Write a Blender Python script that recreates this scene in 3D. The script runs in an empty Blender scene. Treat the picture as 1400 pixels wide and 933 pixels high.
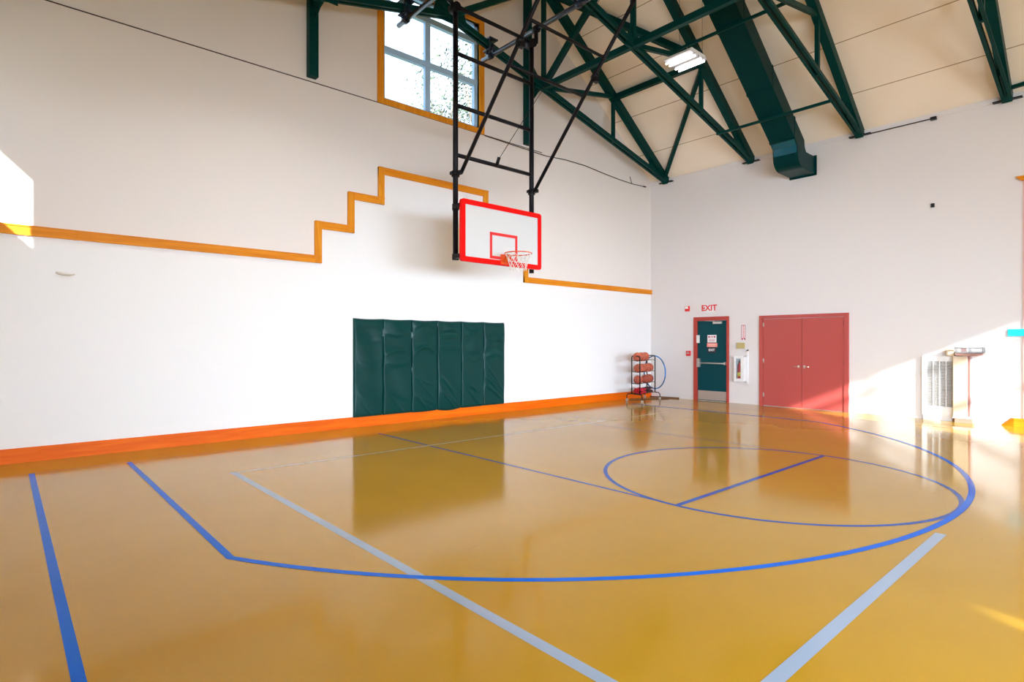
import bpy, math, random
from mathutils import Vector, Matrix
random.seed(7)
C = bpy.context.scene.collection
PI = math.pi

# ---------------------------------------------------------------- materials
MATS = {}
def mat(name, col, rough=0.5, metal=0.0, coat=0.0, coat_rough=0.1, spec=0.5, emit=None, es=0.0, bump=None, var=None):
    if name in MATS: return MATS[name]
    m = bpy.data.materials.new(name); m.use_nodes = True
    nt = m.node_tree; b = nt.nodes['Principled BSDF']
    b.inputs['Base Color'].default_value = (*col, 1)
    b.inputs['Roughness'].default_value = rough
    b.inputs['Metallic'].default_value = metal
    b.inputs['Coat Weight'].default_value = coat
    b.inputs['Coat Roughness'].default_value = coat_rough; b.inputs['Coat IOR'].default_value = 1.30
    b.inputs['Specular IOR Level'].default_value = spec
    if emit:
        b.inputs['Emission Color'].default_value = (*emit, 1)
        b.inputs['Emission Strength'].default_value = es
    tc = nt.nodes.new('ShaderNodeTexCoord')
    if var:   # (scale, amount)
        n = nt.nodes.new('ShaderNodeTexNoise'); n.inputs['Scale'].default_value = var[0]; n.inputs['Detail'].default_value = 4
        nt.links.new(tc.outputs['Object'], n.inputs['Vector'])
        r = nt.nodes.new('ShaderNodeMapRange'); r.inputs['To Min'].default_value = 1-var[1]; r.inputs['To Max'].default_value = 1+var[1]
        r.inputs['From Min'].default_value = .25; r.inputs['From Max'].default_value = .75
        nt.links.new(n.outputs['Fac'], r.inputs['Value'])
        v = nt.nodes.new('ShaderNodeVectorMath'); v.operation = 'SCALE'
        v.inputs[0].default_value = col; nt.links.new(r.outputs[0], v.inputs['Scale'])
        nt.links.new(v.outputs[0], b.inputs['Base Color'])
    if bump:  # (scale, strength)
        n = nt.nodes.new('ShaderNodeTexNoise'); n.inputs['Scale'].default_value = bump[0]; n.inputs['Detail'].default_value = 5
        nt.links.new(tc.outputs['Object'], n.inputs['Vector'])
        bp = nt.nodes.new('ShaderNodeBump'); bp.inputs['Strength'].default_value = bump[1]; bp.inputs['Distance'].default_value = .02
        nt.links.new(n.outputs['Fac'], bp.inputs['Height']); nt.links.new(bp.outputs[0], b.inputs['Normal'])
    MATS[name] = m; return m

def wood_mat(name, c1, c2, axis):
    m = bpy.data.materials.new(name); m.use_nodes = True; nt = m.node_tree; b = nt.nodes['Principled BSDF']
    g = nt.nodes.new('ShaderNodeNewGeometry'); mp = nt.nodes.new('ShaderNodeMapping')
    s = [14, 14, 14]; s[axis] = .8
    mp.inputs['Scale'].default_value = s
    nt.links.new(g.outputs['Position'], mp.inputs['Vector'])
    n = nt.nodes.new('ShaderNodeTexNoise'); n.inputs['Scale'].default_value = 1.0; n.inputs['Detail'].default_value = 6
    n.inputs['Distortion'].default_value = 1.2
    nt.links.new(mp.outputs[0], n.inputs['Vector'])
    r = nt.nodes.new('ShaderNodeValToRGB'); r.color_ramp.elements[0].position = .3; r.color_ramp.elements[1].position = .7
    r.color_ramp.elements[0].color = (*c1, 1); r.color_ramp.elements[1].color = (*c2, 1)
    nt.links.new(n.outputs['Fac'], r.inputs[0]); nt.links.new(r.outputs[0], b.inputs['Base Color'])
    b.inputs['Roughness'].default_value = .45; b.inputs['Specular IOR Level'].default_value = .15
    MATS[name] = m; return m

def floor_mat():
    m = bpy.data.materials.new('floor_mustard'); m.use_nodes = True; nt = m.node_tree; b = nt.nodes['Principled BSDF']
    g = nt.nodes.new('ShaderNodeNewGeometry')
    n = nt.nodes.new('ShaderNodeTexNoise'); n.inputs['Scale'].default_value = .7; n.inputs['Detail'].default_value = 6; n.inputs['Roughness'].default_value = .62
    nt.links.new(g.outputs['Position'], n.inputs['Vector'])
    r = nt.nodes.new('ShaderNodeValToRGB'); e = r.color_ramp.elements
    e[0].position = .3; e[0].color = (.43, .235, .014, 1); e[1].position = .7; e[1].color = (.48, .27, .020, 1)
    nt.links.new(n.outputs['Fac'], r.inputs[0])
    # scattered dark scuffs
    mp = nt.nodes.new('ShaderNodeMapping'); mp.inputs['Rotation'].default_value = (0, 0, .6); mp.inputs['Scale'].default_value = (1.1, 7, 1)
    nt.links.new(g.outputs['Position'], mp.inputs['Vector'])
    n2 = nt.nodes.new('ShaderNodeTexNoise'); n2.inputs['Scale'].default_value = 2.3; n2.inputs['Detail'].default_value = 3
    nt.links.new(mp.outputs[0], n2.inputs['Vector'])
    r2 = nt.nodes.new('ShaderNodeMapRange'); r2.inputs['From Min'].default_value = .74; r2.inputs['From Max'].default_value = .80
    r2.inputs['To Min'].default_value = 0; r2.inputs['To Max'].default_value = .3
    nt.links.new(n2.outputs['Fac'], r2.inputs['Value'])
    mx = nt.nodes.new('ShaderNodeMix'); mx.data_type = 'RGBA'; mx.inputs['B'].default_value = (.16, .08, .02, 1)
    nt.links.new(r2.outputs[0], mx.inputs['Factor']); nt.links.new(r.outputs[0], mx.inputs['A'])
    nt.links.new(mx.outputs['Result'], b.inputs['Base Color'])
    b.inputs['Roughness'].default_value = .45; b.inputs['Specular IOR Level'].default_value = 0
    b.inputs['Coat Weight'].default_value = 1.0; b.inputs['Coat Roughness'].default_value = .11; b.inputs['Coat IOR'].default_value = 1.30
    n3 = nt.nodes.new('ShaderNodeTexNoise'); n3.inputs['Scale'].default_value = 1.6; n3.inputs['Detail'].default_value = 2
    nt.links.new(g.outputs['Position'], n3.inputs['Vector'])
    bp = nt.nodes.new('ShaderNodeBump'); bp.inputs['Strength'].default_value = .06; bp.inputs['Distance'].default_value = .02
    nt.links.new(n3.outputs['Fac'], bp.inputs['Height']); nt.links.new(bp.outputs[0], b.inputs['Coat Normal'])
    MATS['floor'] = m; return m

RIDGE = -7.43; WIDE = 14.86; LONG = 21.7; ZC = 6.14; SL = .72
def ceiling_mat():
    m = bpy.data.materials.new('ceiling_panel'); m.use_nodes = True; nt = m.node_tree; b = nt.nodes['Principled BSDF']
    g = nt.nodes.new('ShaderNodeNewGeometry'); sp = nt.nodes.new('ShaderNodeSeparateXYZ'); nt.links.new(g.outputs['Position'], sp.inputs[0])
    def M(op, a, bb=None):
        x = nt.nodes.new('ShaderNodeMath'); x.operation = op
        for i, v in enumerate((a, bb)):
            if v is None: continue
            if isinstance(v, (int, float)): x.inputs[i].default_value = v
            else: nt.links.new(v, x.inputs[i])
        return x.outputs[0]
    d = M('ABSOLUTE', M('ADD', sp.outputs['X'], -RIDGE))          # distance from the ridge
    q = M('DIVIDE', M('SUBTRACT', 6.66 + .006 + .97, d), .97)
    fr = M('FRACT', q)
    line = M('LESS_THAN', fr, .013)
    n = nt.nodes.new('ShaderNodeTexNoise'); n.inputs['Scale'].default_value = .8; n.inputs['Detail'].default_value = 5
    nt.links.new(g.outputs['Position'], n.inputs['Vector'])
    r = nt.nodes.new('ShaderNodeValToRGB'); e = r.color_ramp.elements
    e[0].position = .3; e[0].color = (.92, .82, .69, 1); e[1].position = .7; e[1].color = (.95, .87, .75, 1)
    nt.links.new(n.outputs['Fac'], r.inputs[0])
    mx = nt.nodes.new('ShaderNodeMix'); mx.data_type = 'RGBA'; mx.inputs['B'].default_value = (.30, .20, .10, 1)
    nt.links.new(line, mx.inputs['Factor']); nt.links.new(r.outputs[0], mx.inputs['A'])
    nt.links.new(mx.outputs['Result'], b.inputs['Base Color']); b.inputs['Roughness'].default_value = .8
    MATS['ceiling'] = m; return m

def glass_mat():
    m = bpy.data.materials.new('window_glass'); m.use_nodes = True; nt = m.node_tree
    for x in list(nt.nodes): nt.nodes.remove(x)
    o = nt.nodes.new('ShaderNodeOutputMaterial'); mx = nt.nodes.new('ShaderNodeMixShader')
    t = nt.nodes.new('ShaderNodeBsdfTransparent'); t.inputs[0].default_value = (.93, .97, 1, 1)
    gl = nt.nodes.new('ShaderNodeBsdfGlossy'); gl.inputs['Roughness'].default_value = .02
    mx.inputs[0].default_value = .06
    nt.links.new(t.outputs[0], mx.inputs[1]); nt.links.new(gl.outputs[0], mx.inputs[2])
    nt.links.new(mx.outputs[0], o.inputs[0]); MATS['glass'] = m; return m

WALL = mat('wall_paint_upper', (.80, .75, .71), .6, bump=(60, .04))
WALLB = mat('wall_paint_right', (.79, .76, .755), .6, bump=(60, .04))
WALLLOW = mat('wall_paint_lower', (.87, .865, .855), .5, bump=(60, .04))
FLOOR = floor_mat(); CEIL = ceiling_mat(); GLASS = glass_mat()
WOODX = wood_mat('orange_wood_x', (.66, .20, .006), (.82, .31, .016), 0)
WOODZ = wood_mat('orange_wood_z', (.66, .21, .008), (.82, .33, .02), 2)
WOODY = wood_mat('orange_wood_y', (.66, .20, .006), (.82, .31, .016), 1)
WOODRED = wood_mat('orange_base_x', (.74, .105, .001), (.86, .17, .003), 0)
GREEN = mat('dark_green_steel', (.001, .040, .036), .4, spec=.08)
DUCTM = mat('dark_green_duct', (.0005, .032, .034), .35, spec=.07, bump=(2, .1))
BLACK = mat('black_steel', (.006, .005, .008), .4, spec=.18)
ALU = mat('flare_blue_aluminium', (.42, .66, .95), .4)  # blue of the lens flare is put into the frame colour
BLUE = mat('blue_line_paint', (.001, .13, .66), .35, spec=0, coat=.5, coat_rough=.09)
BLUE2 = mat('dull_blue_line_paint', (.012, .075, .36), .35, spec=0, coat=.7, coat_rough=.09)
BROWNL = mat('brown_line_paint', (.20, .085, .045), .4, coat=1, coat_rough=.09)
WHITEL = mat('pale_line_paint', (.32, .40, .52), .35, spec=0, coat=1, coat_rough=.09)
WHITEF = mat('faint_pale_line_paint', (.56, .50, .34), .35, coat=1, coat_rough=.09)
RED = mat('bright_red_paint', (.78, .003, .002), .4, spec=.15)
BOARD = mat('backboard_white', (.64, .65, .64), .2, coat=.3)
RIM = mat('orange_rim_steel', (.80, .10, .015), .35)
NETM = mat('net_cord', (.85, .78, .74), .8)
PAD = mat('green_vinyl', (.0003, .040, .036), .34, spec=.15, coat=.16, coat_rough=.12, bump=(5, .35))
DGREEN = mat('teal_door_paint', (.001, .055, .070), .35, spec=.15)
FRED = mat('salmon_red_frame', (.45, .055, .04), .4, spec=.3)
DRED = mat('salmon_red_door', (.48, .085, .075), .35, spec=.4)
STEEL = mat('brushed_steel', (.62, .60, .57), .35, metal=.8)
CHROME = mat('chrome', (.8, .8, .8), .15, metal=1)
WHITE = mat('white_enamel', (.85, .85, .85), .4)
SIGNR = mat('sign_red', (.75, .02, .02), .4)
SIGNP = mat('sign_pink', (.85, .25, .22), .5)
SIGNM = mat('sign_magenta', (.45, .01, .12), .5)
SIGNK = mat('sign_black', (.01, .01, .015), .4)
TAN = mat('tan_plastic', (.52, .42, .17), .5)
BEIGE = mat('beige_enamel', (.66, .55, .40), .45)
CYAN = mat('cyan_banner', (.0, .60, .88), .5)
DARKGAP = mat('dark_joint', (.05, .03, .025), .8)
YEL = mat('yellow_label', (.85, .70, .05), .5)

# ---------------------------------------------------------------- mesh builder
class MB:
    def __init__(s): s.v = []; s.f = []; s.smooth = set()
    def poly(s, pts, faces, smooth=False):
        o = len(s.v); s.v += [tuple(p) for p in pts]
        for f in faces:
            if smooth: s.smooth.add(len(s.f))
            s.f.append(tuple(o+i for i in f))
        return s
    def box(s, a, b):
        x0, x1 = sorted((a[0], b[0])); y0, y1 = sorted((a[1], b[1])); z0, z1 = sorted((a[2], b[2]))
        return s.poly([(x0,y0,z0),(x1,y0,z0),(x1,y1,z0),(x0,y1,z0),(x0,y0,z1),(x1,y0,z1),(x1,y1,z1),(x0,y1,z1)],
               [(0,3,2,1),(4,5,6,7),(0,1,5,4),(1,2,6,5),(2,3,7,6),(3,0,4,7)])
    def prism(s, prof, ax, a, b):
        # prof: list of 2-D points in the plane perpendicular to axis ax; extruded from a to b
        n = len(prof); pts = []
        for t in (a, b):
            for u, w in prof:
                pts.append((t, u, w) if ax == 0 else (u, t, w) if ax == 1 else (u, w, t))
        fs = [tuple(range(n)), tuple(reversed(range(n, 2*n)))] + [(i, n+i, n+(i+1) % n, (i+1) % n) for i in range(n)]
        return s.poly(pts, fs)
    def bar(s, p, q, w, h, up=(0, 0, 1)):
        p = Vector(p); q = Vector(q); d = (q-p).normalized(); up = Vector(up)
        sd = d.cross(up)
        if sd.length < 1e-4: sd = d.cross(Vector((1, 0, 0)))
        sd.normalize(); u = sd.cross(d).normalized()
        pts = []
        for c in (p, q):
            for i, j in ((-1,-1),(1,-1),(1,1),(-1,1)): pts.append(c+sd*(i*w/2)+u*(j*h/2))
        return s.poly(pts, [(0,1,2,3),(7,6,5,4),(0,4,5,1),(1,5,6,2),(2,6,7,3),(3,7,4,0)])
    def tube(s, path, r, n=10, closed=False):
        path = [Vector(p) for p in path]; m = len(path); rings = []
        prev = None
        for i, p in enumerate(path):
            if closed: d = (path[(i+1) % m]-path[i-1]).normalized()
            else: d = (path[min(i+1, m-1)]-path[max(i-1, 0)]).normalized()
            if prev is None:
                a = Vector((0, 0, 1)) if abs(d.z) < .9 else Vector((1, 0, 0))
                u = d.cross(a).normalized()
            else:
                u = (prev - d*prev.dot(d)).normalized()
            prev = u; w = d.cross(u)
            rr = r[i] if isinstance(r, (list, tuple)) else r
            rings.append([p+(u*math.cos(2*PI*k/n)+w*math.sin(2*PI*k/n))*rr for k in range(n)])
        o = len(s.v)
        for R in rings: s.v += [tuple(x) for x in R]
        for i in range(m if closed else m-1):
            j = (i+1) % m
            for k in range(n):
                s.smooth.add(len(s.f)); s.f.append((o+i*n+k, o+i*n+(k+1) % n, o+j*n+(k+1) % n, o+j*n+k))
        if not closed:
            s.f.append(tuple(o+k for k in reversed(range(n)))); s.f.append(tuple(o+(m-1)*n+k for k in range(n)))
        return s
    def lathe(s, prof, c, n=20):
        o = len(s.v)
        for r, z in prof:
            for k in range(n): s.v.append((c[0]+r*math.cos(2*PI*k/n), c[1]+r*math.sin(2*PI*k/n), c[2]+z))
        for i in range(len(prof)-1):
            for k in range(n):
                s.smooth.add(len(s.f)); s.f.append((o+i*n+k, o+i*n+(k+1) % n, o+(i+1)*n+(k+1) % n, o+(i+1)*n+k))
        s.f.append(tuple(o+k for k in reversed(range(n)))); s.f.append(tuple(o+(len(prof)-1)*n+k for k in range(n)))
        return s
    def sphere(s, c, r, nu=20, nv=12, sc=(1, 1, 1)):
        prof = []
        o = len(s.v); c = Vector(c)
        for j in range(1, nv):
            a = PI*j/nv
            for k in range(nu):
                b = 2*PI*k/nu
                s.v.append((c.x+r*sc[0]*math.sin(a)*math.cos(b), c.y+r*sc[1]*math.sin(a)*math.sin(b), c.z-r*sc[2]*math.cos(a)))
        s.v.append((c.x, c.y, c.z-r*sc[2])); s.v.append((c.x, c.y, c.z+r*sc[2])); B = o+(nv-1)*nu
        for j in range(nv-2):
            for k in range(nu):
                s.smooth.add(len(s.f)); s.f.append((o+j*nu+k, o+j*nu+(k+1) % nu, o+(j+1)*nu+(k+1) % nu, o+(j+1)*nu+k))
        for k in range(nu):
            s.smooth.add(len(s.f)); s.f.append((B, o+(k+1) % nu, o+k))
            s.smooth.add(len(s.f)); s.f.append((B+1, o+(nv-2)*nu+k, o+(nv-2)*nu+(k+1) % nu))
        return s
    def build(s, name, m, parent=None, origin=None, bevel=0):
        if parent is not None:
            loc = world_loc(parent)
            org = Vector((0, 0, 0)) + loc
        else:
            if origin is None:
                xs = [v[0] for v in s.v]; ys = [v[1] for v in s.v]; zs = [v[2] for v in s.v]
                origin = ((min(xs)+max(xs))/2, (min(ys)+max(ys))/2, min(zs))
            org = Vector(origin)
        me = bpy.data.meshes.new(name)
        me.from_pydata([tuple(Vector(v)-org) for v in s.v], [], s.f)
        me.polygons.foreach_set('use_smooth', [i in s.smooth for i in range(len(s.f))])
        me.materials.append(m); me.validate(); me.update()
        import bmesh
        bm = bmesh.new(); bm.from_mesh(me); bmesh.ops.recalc_face_normals(bm, faces=bm.faces); bm.to_mesh(me); bm.free()
        o = bpy.data.objects.new(name, me); C.objects.link(o)
        if parent is not None: o.parent = parent
        else: o.location = org
        if bevel:
            b = o.modifiers.new('bevel', 'BEVEL'); b.width = bevel; b.segments = 2; b.limit_method = 'ANGLE'
        return o

def world_loc(o):
    l = Vector(o.location)
    while o.parent: o = o.parent; l += Vector(o.location)
    return l
def thing(name, loc, label, cat, group=None):
    o = bpy.data.objects.new(name, None); C.objects.link(o); o.location = loc; o.empty_display_size = .1
    return tag(o, label, cat, group)
def tag(o, label, cat=None, group=None):
    o['label'] = label
    if cat: o['category'] = cat
    if group: o['group'] = group
    return o
def struct(o, label=None, cat=None):
    o['kind'] = 'structure'
    if label: o['label'] = label
    if cat: o['category'] = cat
    return o
def sempty(name, loc, label, cat):
    o = bpy.data.objects.new(name, None); C.objects.link(o); o.location = loc; return struct(o, label, cat)
def copy_tree(o, parent=None):
    c = o.copy(); C.objects.link(c)
    if parent is not None: c.parent = parent
    for ch in [k for k in bpy.data.objects if k.parent == o]: copy_tree(ch, c)
    return c
def text_mesh(txt, size, m, name, origin, right, up, depth=.004, parent=None, label=None):
    cu = bpy.data.curves.new(name, 'FONT'); cu.body = txt; cu.size = size; cu.extrude = depth/2; cu.offset = size*.022; cu.align_x = 'CENTER'; cu.align_y = 'CENTER'
    tmp = bpy.data.objects.new('tmp', cu); C.objects.link(tmp)
    me = bpy.data.meshes.new_from_object(tmp); bpy.data.objects.remove(tmp)
    R = Vector(right).normalized(); U = Vector(up).normalized(); N = R.cross(U)
    mtx = Matrix((R, U, N)).transposed().to_4x4(); mtx.translation = Vector(origin) - (world_loc(parent) if parent else Vector())
    me.transform(mtx); me.materials.clear(); me.materials.append(m)
    o = bpy.data.objects.new(name, me); C.objects.link(o); o.parent = parent
    if label: o['label'] = label
    return o

# ---------------------------------------------------------------- room shell
def roof_z(x): return ZC + SL*(min(-x, x+WIDE))
floor = MB().box((-WIDE-.25, -LONG-.25, -.2), (.25, .25, 0)).build('floor', FLOOR)
struct(floor, 'glossy mustard yellow gym floor with blue and pale court lines', 'floor')

cm = MB()
for s in (0, 1):
    if s == 0: prof = [(.3, ZC-SL*.3), (RIDGE, ZC+SL*7.43), (RIDGE, ZC+SL*7.43+.3), (.3, ZC-SL*.3+.3)]
    else: prof = [(RIDGE, ZC+SL*7.43), (-WIDE-.3, ZC-SL*.3), (-WIDE-.3, ZC-SL*.3+.3), (RIDGE, ZC+SL*7.43+.3)]
    cm.prism(prof, 1, -LONG-.4, .4)
struct(cm.build('ceiling', CEIL), 'sloping cream panel ceiling under the gable roof', 'ceiling')

def gable_wall(name, ya, yb, holes, zlow, m, mlow, label, low_holes=()):
    """wall across x; holes = [(x0,x1,z0,z1)]"""
    xs = sorted({-WIDE, 0.0, RIDGE, *[h[0] for h in holes], *[h[1] for h in holes]})
    w = MB()
    for x0, x1 in zip(xs, xs[1:]):
        segs = [(zlow, None)]
        cuts = sorted((h[2], h[3]) for h in holes if h[0] <= x0+1e-6 and h[1] >= x1-1e-6)
        z = zlow; parts = []
        for a, b in cuts: parts.append((z, a)); z = b
        parts.append((z, None))
        for a, b in parts:
            if b is None: w.prism([(x0, a), (x1, a), (x1, roof_z(x1)+.02), (x0, roof_z(x0)+.02)], 1, ya, yb)
            elif b > a: w.box((x0, ya, a), (x1, yb, b))
    o = w.build(name, m); struct(o, label, 'wall'); return o

GW = (-8.58, -6.29, 6.14, 8.38)
# left wall: two paints parted by the stepped wooden trim
STEP = [(-WIDE, 3.0), (-9.86, 3.0), (-9.86, 3.61), (-9.25, 3.61), (-9.25, 4.22), (-8.64, 4.22), (-8.64, 4.80),
        (-6.12, 4.80), (-6.12, 4.22), (-5.53, 4.22), (-5.53, 3.61), (-4.93, 3.61), (-4.93, 2.98), (0, 2.98)]
wl = gable_wall('wall_left', 0, .25, [GW], 0, WALL, WALLLOW, 'tall off-white gable wall behind the basketball hoop')
low = MB()
segx = [(-WIDE, -9.86, 3.0), (-9.86, -9.25, 3.61), (-9.25, -8.64, 4.22), (-8.64, -6.12, 4.8), (-6.12, -5.53, 4.22), (-5.53, -4.93, 3.61), (-4.93, 0, 2.98)]
for x0, x1, z in segx: low.box((x0, -.004, 0), (x1, .0, z))
lw = low.build('lower_paint', WALLLOW, wl); lw['label'] = 'whiter paint below the stepped wooden trim'
DW = [(-3.12, -.7, 3.97, 5.09), (-21.2, -19.99, 3.97, 5.37)]
BW = [(-8.9-2.6*k-1.9, -8.9-2.6*k, 1.0, 3.2) for k in range(1, 5)]  # low side windows, added to let fill light reach the walls
def side_wall(name, xa, xb, holes, m, label):
    ys = sorted({-LONG, 0.0, *[h[0] for h in holes], *[h[1] for h in holes]}); w = MB()
    for y0, y1 in zip(ys, ys[1:]):
        z = 0
        for h in sorted((h for h in holes if h[0] <= y0+1e-6 and h[1] >= y1-1e-6), key=lambda h: h[2]):
            w.box((xa, y0, z), (xb, y1, h[2])); z = h[3]
        w.box((xa, y0, z), (xb, y1, ZC+.02))
    return struct(w.build(name, m), label, 'wall')
side_wall('wall_right', 0, .25, [], WALLB, 'off-white end wall with the teal door and the red double doors')
side_wall('wall_near', -WIDE-.25, -WIDE, DW+BW, WALLLOW, 'white wall with windows at the side of the camera')
CWs = [(-WIDE+1.2+4.3*k, -WIDE+1.2+4.3*k+3.2, .9, 3.3) for k in range(3)]  # low back windows, added as openings for fill light
gable_wall('wall_back', -LONG-.25, -LONG, [GW]+CWs, 0, WALLLOW, WALLLOW, 'white gable wall at the far end behind the camera')

# stepped wooden trim on the left wall
TW = .12; TD = .045
tr = MB()
def hor(x0, x1, ztop): tr.box((x0, -TD, ztop-TW), (x1, 0, ztop)); tr.box((x0, -TD-.012, ztop-.012), (x1, 0, ztop+.008))
pts = [(-WIDE, 3.04), (-9.80, None)]
H = [(-WIDE, -9.80, 3.04), (-9.91, -9.19, 3.64), (-9.30, -8.58, 4.25), (-8.70, -6.06, 4.82), (-6.19, -5.46, 4.25), (-5.60, -4.88, 3.64), (-5.00, -.002, 3.04)]
for x0, x1, z in H: hor(x0, x1, z)
trim = struct(tr.build('trim_1', WOODX), 'orange wooden trim board stepping up and down along the left wall', 'trim')
tv = MB()
for x, z0, z1 in ((-9.855, 2.92, 3.64), (-9.245, 3.52, 4.25), (-8.64, 4.13, 4.82), (-6.125, 4.13, 4.82), (-5.53, 3.52, 4.25), (-4.94, 2.92, 3.64)):
    tv.box((x-.06, -TD-.004, z0), (x+.06, 0, z1))
tv.build('upright_board', WOODZ, trim)

# joint line across the left wall, with a loose cable end, wall top band on the right wall
struct(MB().box((-WIDE, -.012, 6.028), (-4.4, 0, 6.04)).build('trim_2', DARKGAP), 'thin dark horizontal joint strip across the upper left wall', 'trim')
struct(MB().box((-.02, -LONG, 6.03), (0, -.001, 6.12)).box((-.03, -LONG, 6.115), (0, -.001, 6.13)).build('trim_3', WALLB), 'narrow painted band along the top of the right wall', 'trim')
bb = MB().prism([(-.022, 0), (0, 0), (0, .19), (-.016, .19), (-.022, .182)], 0, -WIDE, -.001)
struct(bb.build('baseboard_left', WOODRED), 'orange wooden baseboard along the left wall', 'baseboard')
b2 = MB(); b2.poly([(-.06, -7.93, 0), (-.06, -LONG, 0), (0, -LONG, 0), (0, -7.74, 0), (-.06, -7.93, .15), (-.06, -LONG, .15), (0, -LONG, .15), (0, -7.88, .15)],
                   [(0,3,2,1),(4,5,6,7),(0,1,5,4),(1,2,6,5),(2,3,7,6),(3,0,4,7)])
struct(b2.build('baseboard_right', WOODY), 'orange wooden baseboard with a slanted end at the right edge', 'baseboard')
t4 = MB().poly([(-.09, -8.03, 4.50), (-.09, -10.2, 4.50), (0, -10.2, 4.50), (0, -8.03, 4.50), (-.09, -7.96, 4.58), (-.09, -10.2, 4.58), (0, -10.2, 4.58), (0, -7.96, 4.58)],
               [(0,3,2,1),(4,5,6,7),(0,1,5,4),(1,2,6,5),(2,3,7,6),(3,0,4,7)])
struct(t4.build('trim_4', WOODY), 'end of an orange wooden ledge high on the right wall', 'trim')
struct(MB().box((-.02, -8.16, .15), (0, -8.05, 4.5)).build('trim_5', mat('pale_pink_casing', (.75, .45, .42), .5)), 'pale pink upright casing under the wooden ledge', 'trim')

# ---------------------------------------------------------------- court lines (painted on the floor)
LZ = .0012
def line(name, pts, w, m, label, z=LZ):
    mb = MB()
    P = [Vector((a, b, 0)) for a, b in pts]; n = len(P); L = []; R = []
    for i in range(n):
        if i == 0: d = (P[1]-P[0]).normalized(); k = 1
        elif i == n-1: d = (P[-1]-P[-2]).normalized(); k = 1
        else:
            d1 = (P[i]-P[i-1]).normalized(); d2 = (P[i+1]-P[i]).normalized(); d = (d1+d2).normalized(); k = 1/max(.3, d.dot(d1))
        nn = Vector((-d.y, d.x, 0))*w/2*k
        L.append(P[i]+nn); R.append(P[i]-nn)
    for i in range(n-1):
        q = [L[i], L[i+1], R[i+1], R[i]]
        mb.poly([(p.x, p.y, z) for p in q], [(0, 3, 2, 1)])
    o = mb.build(name, m, floor); o['label'] = label; return o
YB = -.90
line('sideline', [(-13.69, YB), (-13.69, -21)], .055, BLUE, 'blue sideline at the left edge of the court', LZ)
line('sideline', [(-1.15, YB), (-1.15, -21)], .03, BROWNL, 'faint brown sideline near the doors', LZ)
line('baseline', [(-13.66, YB), (-1.15, YB)], .022, BROWNL, 'thin brown baseline along the left wall', LZ)
BC = (-7.42, -2.49); RA = 6.0
a0 = math.acos(5.31/RA); arc = [(-12.73, YB)]
N = 72
for i in range(N+1):
    a = PI + a0 + (PI-2*a0)*i/N
    arc.append((BC[0]+RA*math.cos(a), BC[1]+RA*math.sin(a)))
arc.append((2*BC[0]+12.73, YB))
line('three_point_line', arc, .056, BLUE, 'blue three-point line curving across the floor', .0022)
line('lane_line', [(-9.18, YB), (-9.18, -6.66)], .035, BLUE2, 'thin blue lane line nearer the camera')
line('lane_line', [(-5.60, -1.6), (-5.60, -6.66)], .03, mat('purplish_line', (.15, .09, .16), .4, coat=1), 'thin faint purplish lane line nearer the doors')
line('free_throw_line', [(-9.18, -6.67), (-5.60, -6.67)], .055, BLUE2, 'blue free-throw line across the circle', .0018)
circ = [(-7.39+1.80*math.cos(2*PI*i/80), -6.67+1.80*math.sin(2*PI*i/80)) for i in range(81)]
line('free_throw_circle', circ, .045, BLUE2, 'blue free-throw circle', .0016)
line('volleyball_line', [(-11.90, -2.40), (-11.90, -8.56)], .075, WHITEL, 'pale grey court line running away from the camera', .0014)
line('volleyball_line', [(-11.90, -8.53), (-8.3, -8.53)], .075, WHITEL, 'pale grey court line passing under the blue arc', .0014)
line('volleyball_line', [(-11.90, -2.45), (-2.9, -2.45)], .05, WHITEF, 'faint pale court line parallel to the left wall', .0014)
line('volleyball_line', [(-11.90, -8.53), (-11.90, -12.5)], .075, WHITEL, 'pale grey court line nearest the camera', .0014)

# ---------------------------------------------------------------- gable windows
def window(name, ysgn, ywall, label, trimmed=True):
    x0, x1, z0, z1 = GW; s = ysgn     # s = direction into the room (-1 for left wall)
    w = sempty(name, ((x0+x1)/2, ywall, z0), label, 'window')
    yi = ywall + s*.03
    if trimmed:
        c = MB()
        c.box((x0-.13, ywall, z0-.11), (x0, yi, z1+.12)); c.box((x1, ywall, z0-.11), (x1+.13, yi, z1+.12))
        c.box((x0, ywall, z0-.11), (x1, yi, z0)); c.box((x0, ywall, z1), (x1, yi, z1+.12))
        c.build('casing', WOODZ, w)['label'] = 'orange wooden casing'
    f = MB(); ya, yb = ywall - s*.05, ywall - s*.13
    f.box((x0, ya, z0), (x0+.06, yb, z1)); f.box((x1-.09, ya, z0), (x1, yb, z1)); f.box((x0, ya, z0), (x1, yb, z0+.05)); f.box((x0, ya, z1-.05), (x1, yb, z1))
    xm = (x0+x1)/2-.12
    f.box((xm-.06, ya, z0), (xm+.06, yb, z1))
    for z in (7.12, 8.02): f.box((x0, ya+s*.01, z-.055), (x1, yb, z+.055))
    f.build('frame', ALU, w)
    rv = MB(); yo = ywall - s*.25
    for a, b in (((x0, ywall, z0-.01), (x1, yo, z0)), ((x0, ywall, z1), (x1, yo, z1+.01)), ((x0-.01, ywall, z0), (x0, yo, z1)), ((x1, ywall, z0), (x1+.01, yo, z1))): rv.box(a, b)
    rv.build('reveal', WHITE, w)
    for (za, zb) in ((z0+.05, 7.065), (7.175, 7.965), (8.075, z1-.05)):
        for (xa, xb) in ((x0+.06, xm-.06), (xm+.06, x1-.09)):
            MB().box((xa, ywall-s*.085, za), (xb, ywall-s*.091, zb)).build('pane', GLASS, w)
    return w
window('window_1', -1, 0, 'tall clerestory window with orange wooden casing high on the left wall')
window('window_2', 1, -LONG, 'clerestory window high in the back gable')
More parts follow.
